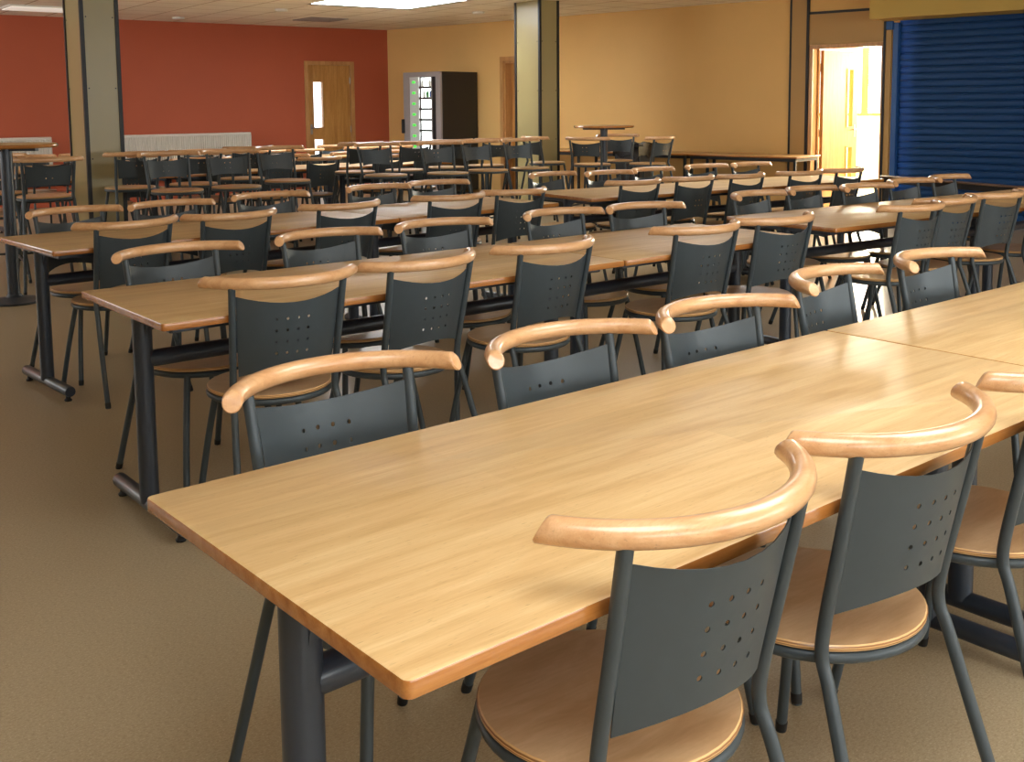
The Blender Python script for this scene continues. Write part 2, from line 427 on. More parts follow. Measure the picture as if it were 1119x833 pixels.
# doorway (door_2): frame, open leaf with two vision panels
bm = bmesh.new()
for a, b, z0, z1 in ((7.70, 7.745, 0, 2.04), (8.605, 8.64, 0, 2.04), (7.70, 8.64, 2.02, 2.065)):
    box(bm, a, b, -.2, .012, z0, z1, mat=WM)
box(bm, 7.745, 7.765, -.16, -.12, 0, 2.02, mat=WM)
dr2 = struct('door_2', bm, M['frame_wood'], 'open pale wooden door in the bright doorway by the blue shutter', 'door')
def leaf(name, w, h, panels, mat, parent, thick=.044, glassm=None):
    """door leaf in the plane local x (0..w), z; panels = rects (x0,x1,z0,z1)"""
    bm = bmesh.new()
    xs = sorted({0, w} | {v for p in panels for v in p[:2]}); zs = sorted({0.008, h} | {v for p in panels for v in p[2:]})
    for i in range(len(xs) - 1):
        for j in range(len(zs) - 1):
            cx, cz = (xs[i] + xs[i + 1]) / 2, (zs[j] + zs[j + 1]) / 2
            if any(a < cx < b and c < cz < d for a, b, c, d in panels): continue
            box(bm, xs[i], xs[i + 1], -thick / 2, thick / 2, zs[j], zs[j + 1])
    bmesh.ops.remove_doubles(bm, verts=bm.verts[:], dist=1e-5)
    o = obj(name, bm, mat, parent, False)
    for a, b, c, d in panels:
        bm = bmesh.new(); t = .018
        for x0, x1, z0, z1 in ((a, a + t, c, d), (b - t, b, c, d), (a + t, b - t, c, c + t), (a + t, b - t, d - t, d)):
            box(bm, x0, x1, -thick / 2 - .006, thick / 2 + .006, z0, z1)
        f = obj('vision_frame', bm, mat, o, False)
        bm = bmesh.new(); box(bm, a + t, b - t, -.003, .003, c + t, d - t); obj('vision_pane', bm, M['glass'], o, False)
    bm = bmesh.new()
    for s in (-1, 1):
        tube(bm, [(w - .06, s * thick / 2, 1.03), (w - .06, s * (thick / 2 + .045), 1.03)], .009, 8)
        tube(bm, [(w - .06, s * (thick / 2 + .045), 1.03), (w - .17, s * (thick / 2 + .045), 1.03)], .009, 8)
        bevbox(bm, w - .08, w - .04, s * thick / 2 - .003, s * thick / 2 + .003, .93, 1.09, .002, 1)
    obj('handle', bm, M['steel'], o)
    bm = bmesh.new()
    for z in (.25, 1.0, 1.8): tube(bm, [(-.004, .026, z - .05), (-.004, .026, z + .05)], .008, 8)
    obj('hinge', bm, M['steel'], o)
    return o
lf = leaf('door_leaf', .83, 2.01, [(.56, .72, 1.05, 1.80), (.56, .72, .30, .82)], M['door_wood'], dr2)
hp = WP(7.775, -.19, 0); ang = R(85)
dv = D * math.cos(ang) + N * math.sin(ang)
lf.location = hp; lf.rotation_euler = (0, 0, math.atan2(dv.y, dv.x))

# recessed door behind the middle pillar (door_3)
bm = bmesh.new()
for a, b, z0, z1 in ((d2a - .07, d2a, 0, d2h + .07), (d2b, d2b + .07, 0, d2h + .07), (d2a, d2b, d2h, d2h + .07)): box(bm, a, b, -.01, .02, z0, z1, mat=WM)
for a, b, z0, z1 in ((d2a, d2a + .03, 0, d2h), (d2b - .03, d2b, 0, d2h), (d2a, d2b, d2h - .03, d2h)): box(bm, a, b, -.2, 0, z0, z1, mat=WM)
dr3 = struct('door_3', bm, M['frame_wood'], 'closed wooden door in the ochre wall behind the middle pillar', 'door')
bm = bmesh.new(); box(bm, d2a + .03, d2b - .03, -.19, -.145, .006, d2h - .03, mat=WM); struct('door_leaf', bm, M['door_wood'], parent=dr3)

# door in the red wall (door_1)
bm = bmesh.new()
for a, b, z0, z1 in ((DS0 - .04, DS0 + .02, 0, DH + .04), (DS1 - .02, DS1 + .04, 0, DH + .04), (DS0 + .02, DS1 - .02, DH - .02, DH + .04)): box(bm, a, b, -.15, .02, z0, z1, mat=RM)
dr1 = struct('door_1', bm, M['frame_wood'], 'wooden door with a narrow glazed panel in the red wall', 'door')
lf = leaf('door_leaf', DS1 - DS0 - .045, 2.049, [(.485, .685, 1.02, 1.79), (.485, .685, .30, .86)], M['door_wood'], dr1)
q = RM @ Vector((DS0 + .025, -.05, 0)); lf.location = q; lf.rotation_euler = (0, 0, math.atan2(E_.y, E_.x))

# lit room seen through the doorway
bm = bmesh.new()
box(bm, 2.6, 2.75, -5.2, -.2, 0, H, mat=WM); box(bm, 11.2, 11.35, -5.2, -.2, 0, H, mat=WM)
wa, wb, wz = 3.4, 9.6, 1.15
box(bm, 2.75, wa, -5.2, -5.05, 0, H, mat=WM); box(bm, wb, 11.2, -5.2, -5.05, 0, H, mat=WM)
box(bm, wa, wb, -5.2, -5.05, 0, wz, mat=WM); box(bm, wa, wb, -5.2, -5.05, 2.45, H, mat=WM)
struct('wall_annex', bm, M['white_wall'], 'white walls of the bright room beyond the doorway', 'wall')
bm = bmesh.new()
for x0, x1, z0, z1 in ((wa, wa + .06, wz, 2.45), (wb - .06, wb, wz, 2.45), (wa + .06, wb - .06, wz, wz + .04), (wa + .06, wb - .06, 2.39, 2.45), (4.7, 4.8, wz + .04, 2.39), (6.14, 6.26, wz + .04, 2.39), (7.7, 7.8, wz + .04, 2.39)):
    box(bm, x0, x1, -5.15, -5.02, z0, z1, mat=WM)
w = struct('window_4', bm, M['door_wood'], 'wooden window frame in the bright room beyond the doorway', 'window')
bm = bmesh.new(); box(bm, wa + .06, wb - .06, -5.118, -5.112, wz + .04, 2.39, mat=WM); struct('pane', bm, M['glass'], parent=w)
l = bpy.data.lights.new('daylight', 'AREA'); l.shape = 'RECTANGLE'; l.size = 6.0; l.size_y = 1.2; l.energy = 2600; l.color = (1, .94, .76)
lo = link(bpy.data.objects.new('daylight', l)); lo.location = WP(6.5, -5.3, 1.8)
lo.rotation_euler = Vector((N.x, N.y, 0)).to_track_quat('Z', 'Y').to_euler()

bm = bmesh.new(); box(bm, 8.735, 12.4, -.4, -.34, 0, H, mat=WM); struct('wall_light_block', bm, M['cream'], 'added unseen cream wall blocking outside light behind the closed blue shutter', 'wall')  # added backing, keeps world light from leaking round the shutter edges
# pillars
def pillar(name, X, Y, w, d, label):
    bm = bmesh.new(); box(bm, X + .012, X + w - .012, Y + .012, Y + d - .012, 0, H)
    o = struct(name, bm, M['pillar'], label, 'pillar')
    bm = bmesh.new(); t = .032
    for x in (X, X + w - t):
        for y in (Y, Y + d - t): box(bm, x, x + t, y, y + t, 0, H)
    struct('corner_trim', bm, M['black_trim'], parent=o)
    bm = bmesh.new()
    for z in (.35, .95, 1.55, 2.15):
        for x in (X + .05, X + w - .05): tube(bm, [(x, Y + .013, z), (x, Y + .009, z)], .006, 8)
        for y in (Y + .06, Y + d - .06): tube(bm, [(X + .013, y, z), (X + .009, y, z)], .006, 8)
    struct('screw', bm, M['black_edge'], parent=o)
pillar('pillar_left', 2.42, 9.50, .32, .55, 'khaki panelled pillar with black corners in front of the red wall')
pillar('pillar_middle', 8.04, 10.5, .31, .52, 'khaki panelled pillar with black corners in front of the ochre wall')

# ceiling fittings
def at_ceiling(name, x, y, label, cat, group=None):
    return thing(name, label, cat, (x, y, H), R(1.3), group)
for i, (x, y) in enumerate(((5.21, 15.2), (5.92, 13.28), (8.39, 12.33))):
    bm = bmesh.new(); lathe(bm, [(0, -.028), (.075, -.026), (.085, -.012), (.085, 0)], 20)
    o = obj('ceiling_light', bm, M['white_paint']); o.location = (x, y, H)
    tag(o, ['small round ceiling downlight between the left pillar and the red-wall door', 'small round ceiling downlight left of the glowing rooflight', 'small round ceiling downlight above the dark vending machine'][i], 'ceiling light', 'round downlights')
v = at_ceiling('ceiling_vent', 7.08, 14.52, 'grey square air vent in the ceiling above the red-wall door', 'vent')
bm = bmesh.new(); box(bm, -.3, .3, -.3, -.26, -.012, 0); box(bm, -.3, .3, .26, .3, -.012, 0); box(bm, -.3, -.26, -.26, .26, -.012, 0); box(bm, .26, .3, -.26, .26, -.012, 0)
obj('frame', bm, M['vm_grey'], v, False)
bm = bmesh.new()
for k in range(8): box(bm, -.26, .26, -.24 + k * .065, -.24 + k * .065 + .03, -.01, -.002)
obj('grille', bm, M['vm_grey'], v, False)
v = at_ceiling('ceiling_light', 3.42, 14.59, 'flat rectangular ceiling light left of the left pillar', 'ceiling light')
bm = bmesh.new(); box(bm, -.6, .6, -.3, .3, -.02, 0); obj('housing', bm, M['white_paint'], v, False)
bm = bmesh.new(); bevbox(bm, -.57, .57, -.27, .27, -.03, -.02, .003, 1); obj('diffuser', bm, M['lamp'], v, False)

# ------------------------------------------------------------------ roller shutter
rs = thing('roller_shutter', 'closed blue slatted roller shutter under the boxed soffit', 'shutter', (0, 0, 0))
rs.matrix_world = WM
bm = bmesh.new(); z = .06; prof = []
pitch = .078
while z < 2.36:
    for f, dd in ((0, 0), (.10, .012), (.45, .018), (.78, .012), (.86, -.004), (.96, -.004)):
        prof.append((z + f * pitch, dd))
    z += pitch
prof = [p for p in prof if p[0] < 2.37]
rows = [[bm.verts.new((s, -.06 + dd, zz)) for s in (8.79, 10.5, 12.33)] for zz, dd in prof]
for a, b in zip(rows, rows[1:]):
    for k in range(2): bm.faces.new((a[k], a[k + 1], b[k + 1], b[k]))
bmesh.ops.solidify(bm, geom=bm.faces[:], thickness=.004)
obj('curtain', bm, M['blue'], rs, True)
for a, b in ((8.735, 8.80), (12.32, 12.385)):
    bm = bmesh.new(); bevbox(bm, a, b, -.10, .02, 0, 2.28, .006, 2); obj('guide_rail', bm, M['blue_guide'], rs, False)
bm = bmesh.new(); bevbox(bm, 8.80, 12.32, -.075, -.025, 0.0, .07, .006, 2); obj('bottom_bar', bm, M['blue_guide'], rs, False)
bm = bmesh.new(); bevbox(bm, 8.665, 8.74, -.0, .05, 2.20, 2.297, .004, 1); obj('bracket', bm, M['blue'], rs, False)

# ------------------------------------------------------------------ radiators on the red wall
def radiator(s0, s1, label):
    t = thing('radiator', label, 'radiator', (0, 0, 0)); t.matrix_world = RM
    bm = bmesh.new(); n = int((s1 - s0) / .033); pts = []
    for k in range(n + 1):
        s = s0 + (s1 - s0) * k / n
        pts += [(s, .10), (s + .008, .108), (s + .018, .108), (s + .026, .10)]
    pts = [p for p in pts if p[0] < s1]
    lo_ = [bm.verts.new((a, b, .32)) for a, b in pts]; hi = [bm.verts.new((a, b, .955)) for a, b in pts]
    for k in range(len(pts) - 1): bm.faces.new((lo_[k], lo_[k + 1], hi[k + 1], hi[k]))
    box(bm, s0, s1, .03, .10, .32, .955)
    obj('panel', bm, M['radiator'], t, False)
    bm = bmesh.new(); bevbox(bm, s0 - .01, s1 + .01, .02, .118, .95, .99, .006, 2); obj('top_grille', bm, M['radiator'], t, False)
    for s in (s0 - .012, s1 + .004):
        bm = bmesh.new(); bevbox(bm, s, s + .008, .02, .118, .33, .952, .002, 1); obj('side_panel', bm, M['radiator'], t, False)
    for s in (s0 + .25, s1 - .25):
        bm = bmesh.new(); box(bm, s - .02, s + .02, 0, .03, .4, .9); obj('bracket', bm, M['steel'], t, False)
radiator(2.56, 4.9, 'long white radiator on the red wall right of the left pillar')
radiator(5.5, 7.8, 'white radiator on the red wall left of the left pillar')

# ------------------------------------------------------------------ vending machine
vm = thing('vending_machine', 'tall dark vending machine with white-lit shelves against the ochre wall', 'vending machine', (0, 0, 0)); vm.matrix_world = WM
s0, s1, pd, vh = 1.30, 2.12, .84, 1.89      # front is the face at p = pd
bm = bmesh.new()
box(bm, s0, s1, .03, pd - .30, .05, vh); box(bm, s1 - .03, s1, pd - .30, pd - .04, .05, vh); box(bm, s0, s0 + .03, pd - .30, pd - .04, .05, vh)
box(bm, s0 + .03, s1 - .03, pd - .30, pd - .04, vh - .05, vh); box(bm, s0 + .03, s1 - .03, pd - .30, pd - .04, .05, .45)
obj('body', bm, M['vm_dark'], vm, False)
bm = bmesh.new()
for k in (s0 + .05, s1 - .1):
    for p in (.1, pd - .12): box(bm, k, k + .05, p, p + .05, 0, .05)
obj('foot', bm, M['black_trim'], vm, False)
c0, c1 = s0 + .33, s1 - .20                     # shelf window
bm = bmesh.new(); f0, f1 = pd - .04, pd
for a, b, z0, z1 in ((s0, s0 + .14, .05, vh), (c1 + .10, s1, .05, vh), (s0 + .14, c1 + .10, vh - .075, vh), (s0 + .14, c1 + .10, .05, .50)): box(bm, a, b, f0, f1, z0, z1)
obj('front_frame', bm, M['vm_grey'], vm, False)
bm = bmesh.new(); box(bm, s0 + .14, c0, f0, f1 - .008, .50, vh - .075); strip = obj('button_panel', bm, M['vm_white'], vm, False)
bm = bmesh.new(); box(bm, c1 + .02, c1 + .10, f0, f1 - .006, .50, vh - .075); obj('control_strip', bm, M['black_trim'], vm, False)
bm = bmesh.new(); box(bm, c1, c1 + .02, f0, f1, .50, vh - .075); obj('window_post', bm, M['vm_grey'], vm, False)
bm = bmesh.new(); bevbox(bm, s0 - .02, s0 + .02, pd - .02, pd + .04, .95, 1.17, .008, 2); obj('pull_handle', bm, M['black_trim'], vm, False)
zc = vh - .085; sh = .165; nsh = 8
for k in range(nsh):
    z1 = zc - k * sh; z0 = z1 - sh + .03
    bm = bmesh.new(); box(bm, c0, c1, pd - .07, pd - .02, z0 - .03, z0); obj('shelf', bm, M['black_edge'], vm, False)
    bm = bmesh.new(); box(bm, c0, c1, pd - .075, pd - .068, z0, z1); obj('lit_panel', bm, M['vm_lit'], vm, False)
    bm = bmesh.new(); bevbox(bm, s0 + .20, s0 + .265, f1 - .008, f1 + .004, z0 + .05, z0 + .085, .003, 1); obj('button', bm, M['green'], vm, False)
bm = bmesh.new(); box(bm, c0, c1, pd - .016, pd - .010, .52, vh - .08); obj('window_pane', bm, M['glass'], vm, False)
pk = [M['blue_guide'], M['white_paint'], metal('green_wrapper', srgb(60, 150, 70), .4), M['white_paint'], M['blue']]
names = ['blue', 'white', 'green', 'white', 'blue']
for k, (s, r_, m, shelf) in enumerate(((c1 - .05, .021, pk[0], 1), (c1 - .12, .021, pk[2], 1), (c0 + .10, .021, pk[3], 1), (c0 + .06, .021, pk[1], 0), (c1 - .07, .021, pk[3], 0))):
    z0 = zc - shelf * sh - sh + .03
    bm = bmesh.new(); lathe(bm, [(0, 0), (r_, 0), (r_, .07), (r_ * .5, .085), (r_ * .5, .1), (0, .1)], 12)
    o = obj('drink_bottle', bm, m); o.location = WM @ Vector((s, pd - .043, z0 + .001))
    tag(o, ['blue drink bottle at the right end of the vending machine shelf, second from top', 'green drink bottle on the second shelf inside the vending machine', 'white drink bottle on the second shelf inside the vending machine', 'white drink bottle at the left of the vending machine top shelf', 'white drink bottle at the right of the vending machine top shelf'][k], 'bottle', 'bottles in the vending machine')

# ------------------------------------------------------------------ chair / stool builders
ARC_R = .329
def rail_bm(z, yend, ymid, hw, r=.0195, n=26):
    bm = bmesh.new()
    sag = yend - ymid; Rr = (hw * hw + sag * sag) / (2 * sag); cy = ymid + Rr; a1 = math.asin(hw / Rr)
    pts = [(Rr * math.sin(-a1 + 2 * a1 * k / n), cy - Rr * math.cos(-a1 + 2 * a1 * k / n), z) for k in range(n + 1)]
    rings = tube(bm, pts, r, 16, cap=False)
    # slanted cut ends with a softened rim
    for ring, e, sgn in ((rings[0], pts[0], -1), (rings[-1], pts[-1], 1)):
        c = Vector(e)
        t = (Vector(pts[1]) - c if sgn < 0 else Vector(pts[-2]) - c).normalized() * -1
        for v in ring:
            off = v.co - c
            v.co -= t * off.z * .55
        inner = []
        for v in ring: inner.append(bm.verts.new(c + (v.co - c) * .86 + t * .004))
        m = len(ring)
        for k in range(m): bm.faces.new((ring[k], ring[(k + 1) % m], inner[(k + 1) % m], inner[k]))
        bm.faces.new(inner)
    return bm

def plate_bm(hw, ye0, ye1, z0, z1, sag, dip, arch, rows, cols, hx, hz0, hz1, hr=.0048, th=.0022, taper=.09):
    """curved sheet: edges at y ye0 (z0) .. ye1 (z1), bowed back by sag, real round holes"""
    bm = bmesh.new()
    dx = 2 * hx / (cols - 1); dz = (hz1 - hz0) / (rows - 1)
    hxs = [-hx + dx * k for k in range(cols)]; hzs = [hz0 + dz * k for k in range(rows)]
    xs = [-hw, -hw * .82, -hw * .64] + [x - dx / 2 for x in hxs] + [hxs[-1] + dx / 2] + [hw * .64, hw * .82, hw]
    xs = sorted(set(round(x, 5) for x in xs)); zs = [z - dz / 2 for z in hzs] + [hzs[-1] + dz / 2]
    def par(x): return 1 - (x / hw) ** 2
    vid = {}
    def V(x, z):
        k = (round(x, 5), round(z, 5))
        if k not in vid: vid[k] = bm.verts.new((x, 0, z))
        return vid[k]
    cols_ = len(xs) - 1
    for i in range(cols_):
        a, b = xs[i], xs[i + 1]
        zb = [z0 + arch * par(a), z0 + arch * par(b)]; zt = [z1 - dip * par(a), z1 - dip * par(b)]
        m = 2
        for k in range(m):   # strip below the holes
            f0, f1 = k / m, (k + 1) / m
            bm.faces.new((V(a, zb[0] + (zs[0] - zb[0]) * f0), V(b, zb[1] + (zs[0] - zb[1]) * f0), V(b, zb[1] + (zs[0] - zb[1]) * f1), V(a, zb[0] + (zs[0] - zb[0]) * f1)))
            bm.faces.new((V(a, zs[-1] + (zt[0] - zs[-1]) * f0), V(b, zs[-1] + (zt[1] - zs[-1]) * f0), V(b, zs[-1] + (zt[1] - zs[-1]) * f1), V(a, zs[-1] + (zt[0] - zs[-1]) * f1)))
        for j in range(rows):
            c, d = zs[j], zs[j + 1]
            cx, cz = (a + b) / 2, (c + d) / 2
            if any(abs(cx - h) < 1e-4 for h in hxs):
                ring = [bm.verts.new((cx + hr * math.cos(2 * PI * k / 16), 0, cz + hr * math.sin(2 * PI * k / 16))) for k in range(16)]
                cs = [V(b, d), V(a, d), V(a, c), V(b, c)]     # at 45, 135, 225, 315 deg
                for q in range(4):
                    i0 = 2 + 4 * q
                    arcv = [ring[(i0 + k) % 16] for k in range(5)]
                    bm.faces.new([cs[q], cs[(q + 1) % 4]] + arcv[::-1])
            else:
                bm.faces.new((V(a, c), V(b, c), V(b, d), V(a, d)))
    bm.normal_update(); bmesh.ops.recalc_face_normals(bm, faces=bm.faces[:])
    bmesh.ops.triangulate(bm, faces=[f for f in bm.faces if len(f.verts) > 4])
    bmesh.ops.recalc_face_normals(bm, faces=bm.faces[:])
    for v in bm.verts:
        x, z = v.co.x, v.co.z
        f = (z - z0) / (z1 - z0)
        v.co.y = ye0 + (ye1 - ye0) * f - sag * par(x)
        v.co.x = x * (1 - taper * (1 - f))
    bmesh.ops.solidify(bm, geom=bm.faces[:], thickness=th)
    return bm

def add_foot(leg, p, q, mat):
    bm = bmesh.new(); p = Vector(p); q = Vector(q); t = (q - p).normalized()
    tube(bm, [p + t * -.001, p + t * .004, p + t * .026], .0135, 10, radii=[.0095, .0125, .0132])
    obj('rubber_foot', bm, mat, leg)

def seat_bm(z, r):
    bm = bmesh.new()
    lathe(bm, [(0, z - .012), (r - .004, z - .013), (r, z - .010), (r + .001, z - .004), (r - .003, z), (r - .03, z - .0015), (r * .5, z - .004), (0, z - .0045)], 48, mis=[0, 1, 1, 1, 0, 0, 0])
    return bm

def build_chair():
    t = thing('dining_chair', 'x', 'chair')
    SZ = .461
    obj('seat', seat_bm(SZ, .207), [M['seat'], M['ply']], t)
    bm = bmesh.new(); tube(bm, [(.199 * math.cos(2 * PI * k / 44), .199 * math.sin(2 * PI * k / 44), SZ - .024) for k in range(44)], .0112, 10, closed=True)
    obj('seat_ring', bm, M['chair_grey'], t)
    for s in (-1, 1):
        P = [(s * .208, -.315, 0), (s * .190, -.235, .23), (s * .176, -.178, .40), (s * .172, -.158, .455), (s * .172, -.163, .52), (s * .177, -.192, .66), (s * .184, -.226, .833)]
        bm = bmesh.new(); tube(bm, spline(P, 5), .0118, 12); lg = obj('leg', bm, M['chair_grey'], t)
        add_foot(lg, P[0], P[1], M['rubber'])
    for s in (-1, 1):
        P = [(s * .196, .222, 0), (s * .17, .185, .22), (s * .138, .146, .432)]
        bm = bmesh.new(); tube(bm, spline(P, 3), .0118, 12); lg = obj('leg', bm, M['chair_grey'], t)
        add_foot(lg, P[0], P[1], M['rubber'])
    pl = obj('backrest', plate_bm(.1705, -.168, -.219,   .527, .795, .055, .026, .030, 4, 4, .054, .603, .717), M['chair_grey'], t, True)
    rl = obj('top_rail', rail_bm(.838, -.141, -.289, .250), M['rail'], t)
    return t

def build_stool():
    t = thing('bar_stool', 'x', 'stool')
    SZ = .72
    obj('seat', seat_bm(SZ, .205), [M['seat'], M['ply']], t)
    bm = bmesh.new(); tube(bm, [(.197 * math.cos(2 * PI * k / 40), .197 * math.sin(2 * PI * k / 40), SZ - .024) for k in range(40)], .0115, 10, closed=True)
    obj('seat_ring', bm, M['chair_grey'], t)
    for s in (-1, 1):
        P = [(s * .22, -.30, 0), (s * .198, -.24, .35), (s * .178, -.180, .66), (s * .172, -.160, .72), (s * .174, -.170, .78), (s * .184, -.215, .995)]
        bm = bmesh.new(); tube(bm, spline(P, 5), .012, 10); lg = obj('leg', bm, M['chair_grey'], t); add_foot(lg, P[0], P[1], M['rubber'])
    for s in (-1, 1):
        P = [(s * .21, .24, 0), (s * .175, .19, .35), (s * .138, .144, .692)]
        bm = bmesh.new(); tube(bm, spline(P, 3), .012, 10); lg = obj('leg', bm, M['chair_grey'], t); add_foot(lg, P[0], P[1], M['rubber'])
    bm = bmesh.new()
    q = [(.196, .22), (-.196, .22), (-.206, -.262), (.206, -.262)]
    z = .25
    tube(bm, spline([(q[1][0], q[1][1], z), (0, .265, z), (q[0][0], q[0][1], z)], 6), .009, 8)
    tube(bm, [(q[1][0], q[1][1], z), (q[2][0], q[2][1], z)], .009, 8); tube(bm, [(q[0][0], q[0][1], z), (q[3][0], q[3][1], z)], .009, 8)
    obj('footrest', bm, M['chair_grey'], t)
    pl = obj('backrest', plate_bm(.168, -.172, -.203, .80, .962, .044, .022, .012, 2, 2, .024, .862, .905), M['chair_grey'], t, True)
    obj('top_rail', rail_bm(1.003, -.139, -.281, .250), M['rail'], t)
    return t

# ------------------------------------------------------------------ tables
def build_table(L, W=.769, name='dining_table'):
    t = thing(name, 'x', 'table')
    ZT = .735
    bm = bmesh.new(); slab(bm, L, W, ZT - .025, ZT, .012, .004)
    obj('tabletop', bm, [M['laminate'], M['lip']], t)
    for s in (-1, 1):
        x = s * (L / 2 - .075)
        bm = bmesh.new(); tube(bm, [(x, 0, .055), (x, 0, .708)], .032, 20); lg = obj('leg', bm, M['table_steel'], t)
        fb = bmesh.new(); tube(fb, [(x, -.30, .050), (x, -.293, .050), (x, .293, .050), (x, .30, .050)], .026, 16, radii=[.024, .026, .026, .024])
        fo = obj('foot_bar', fb, M['table_steel'], t)
        for y in (-.265, .265):
            b2 = bmesh.new(); lathe(b2, [(0, 0), (.016, 0), (.018, .006), (.012, .012), (.008, .03), (0, .03)], 12, (x, y, 0)); obj('levelling_foot', b2, M['rubber'], fo)
        bm = bmesh.new(); bevbox(bm, x - .02, x + .02, -W / 2 + .09, W / 2 - .09, .682, .709, .004, 1)
        obj('cross_arm', bm, M['table_steel'], t, False)
        for y in (-1, 1):   # curved gusset under the arm
            b2 = bmesh.new(); pr = []
            for k in range(7):
                a = R(90 * k / 6); pr.append((y * (.032 + .07 * (1 - math.sin(a))), .683 - .07 * (1 - math.cos(a))))
            pr.append((y * .032, .683))
            va = [b2.verts.new((x - .004, p, q)) for p, q in pr]; vb = [b2.verts.new((x + .004, p, q)) for p, q in pr]
            n = len(pr); b2.faces.new(va); b2.faces.new(vb[::-1])
            for k in range(n): b2.faces.new((va[k], va[(k + 1) % n], vb[(k + 1) % n], vb[k]))
            obj('gusset', b2, M['table_steel'], t, False)
    bm = bmesh.new(); tube(bm, [(-L / 2 + .09, 0, .545), (L / 2 - .09, 0, .545)], .029, 16); obj('stretcher', bm, M['table_steel'], t)
    for s in (-1, 1):
        y = s * (W / 2 - .10)
        bm = bmesh.new(); bevbox(bm, -L / 2 + .06, L / 2 - .06, y - .015, y + .015, .684, .709, .003, 1); obj('support_rail', bm, M['table_steel'], t, False)
    return t

protos = {}
def place_table(corner, ang, L, u0, label, group):
    """corner = near-left corner of the row, u0 = start along the row"""
    key = round(L, 3)
    if key in protos: o = copy_tree(protos[key])
    else: o = build_table(L); protos[key] = o
    c, s = math.cos(ang), math.sin(ang); u = u0 + L / 2; v = .769 / 2
    o.location = (corner[0] + c * u - s * v, corner[1] + s * u + c * v, 0); o.rotation_euler = (0, 0, ang)
    tag(o, label, 'table', group)
    return o

G = 'long beech canteen tables'
place_table((.5701, .9974), .0723, 1.965, 0, 'long beech table nearest the camera, its bare corner at the front', G)
place_table((.5701, .9974), .0723, 1.965, 1.97, 'beech table joined to the right end of the nearest table', G)
place_table((1.0019, 3.1787), .0527, 1.955, 0, 'long beech table of the second row, left table with the grey T-leg showing', G)
place_table((1.0019, 3.1787), .0527, 1.24, 1.96, 'short beech table at the right end of the second row', G)
place_table((1.1388, 5.135), .115, 1.955, 0, 'beech table of the third row, left end before the khaki pillar', G)
place_table((1.1388, 5.135), .115, 1.30, 1.96, 'short beech table at the right end of the third row', G)
place_table((4.55, 3.45), -.02, 1.955, 0, 'beech table lit by the doorway glow, left end catching the light', G)
place_table((4.55, 3.45), -.02, 1.00, 1.96, 'beech table in the doorway row, at its right end before the shutter', G)
place_table((4.73, 5.60), -.06, 1.75, 0, 'dark-looking beech table beyond the third row, its left corner before the middle pillar', G)
place_table((4.73, 5.60), -.06, 1.30, 1.755, 'beech table joined to the right end of the one before the middle pillar', G)
place_table((1.45, 10.10), .05, 1.955, 0, 'beech table behind the back stools, leftmost of its row', G)
place_table((1.45, 10.10), .05, 1.955, 1.96, 'beech table behind the back stools, middle of its row', G)
place_table((1.45, 10.10), .05, 1.30, 3.92, 'beech table behind the back stools, right end of its row', G)
place_table((2.3, 12.35), .03, 1.955, 0, 'beech table in the farthest row by the red wall, left one', G)
place_table((2.3, 12.35), .03, 1.955, 1.96, 'beech table in the farthest row by the red wall, middle one', G)
place_table((2.3, 12.35), .03, 1.30, 3.92, 'beech table in the farthest row by the red wall, right one', G)

# ------------------------------------------------------------------ chairs
chair0 = build_chair(); first = [True]
ORD = ['leftmost', 'second from left', 'third from left', 'fourth from left', 'fifth from left', 'sixth from left', 'seventh from left', 'eighth from left']
def chairs(lst, where, group, away):
    for i, (x, y, a) in enumerate(lst):
        o = chair0 if first[0] else copy_tree(chair0)
        first[0] = False
        o.location = (x, y, 0); o.rotation_euler = (0, 0, R(a) + (0 if away else PI))
        tag(o, 'grey beech-railed chair %s, %s' % (where, ORD[i]), 'chair', group)
chairs([(1.058, 1.205, 2.4), (1.582, 1.262, .5), (2.18, 1.268, 2.5)], 'seen from behind at the nearest table', 'chairs on the near side of the nearest row', True)
chairs([(.967, 1.74, 1.7), (1.56, 1.71, 5), (2.07, 1.74, 2), (2.79, 1.90, 13.5), (3.37, 1.93, 6)], 'facing us across the nearest table row', 'chairs on the far side of the nearest row', False)
chairs([(1.415, 3.37, -5), (1.91, 3.44, 9), (2.515, 3.46, 5), (3.41, 3.48, -1), (3.95, 3.50, -1)], 'seen from behind at the second table row', 'chairs on the near side of the second row', True)
chairs([(1.36, 3.85, 7.5), (2.02, 3.92, 7), (2.60, 3.96, 1), (3.35, 3.99, 3), (3.82, 3.96, -3)], 'facing us across the second table row', 'chairs on the far side of the second row', False)
chairs([(1.47, 5.35, 9), (2.01, 5.40, 5), (2.68, 5.52, 5.7), (3.45, 5.56, 1), (3.98, 5.64, 1)], 'seen from behind at the third table row', 'chairs on the near side of the third row', True)
chairs([(1.47, 5.77, 12), (2.0, 5.80, 10), (2.65, 6.0, 5), (3.47, 6.12, 8), (3.97, 6.2, 2)], 'facing us across the third table row', 'chairs on the far side of the third row', False)
chairs([(4.96, 3.45, 1.2), (5.44, 3.55, -1.6), (5.93, 3.56, -2.3), (6.44, 3.57, -1)], 'seen from behind at the doorway-lit table', 'chairs on the near side of the doorway row', True)
chairs([(4.92, 4.08, 8.8), (5.40, 4.11, 6.7), (5.82, 3.99, 2.2), (6.47, 4.10, 5), (6.95, 4.13, 9)], 'facing us across the doorway-lit table', 'chairs on the far side of the doorway row', False)
chairs([(5.10, 5.72, 2), (5.64, 5.74, 1), (6.05, 5.66, 3), (6.71, 5.58, 0), (7.16, 5.57, 6)], 'seen from behind at the table before the middle pillar', 'chairs on the near side of the pillar row', True)
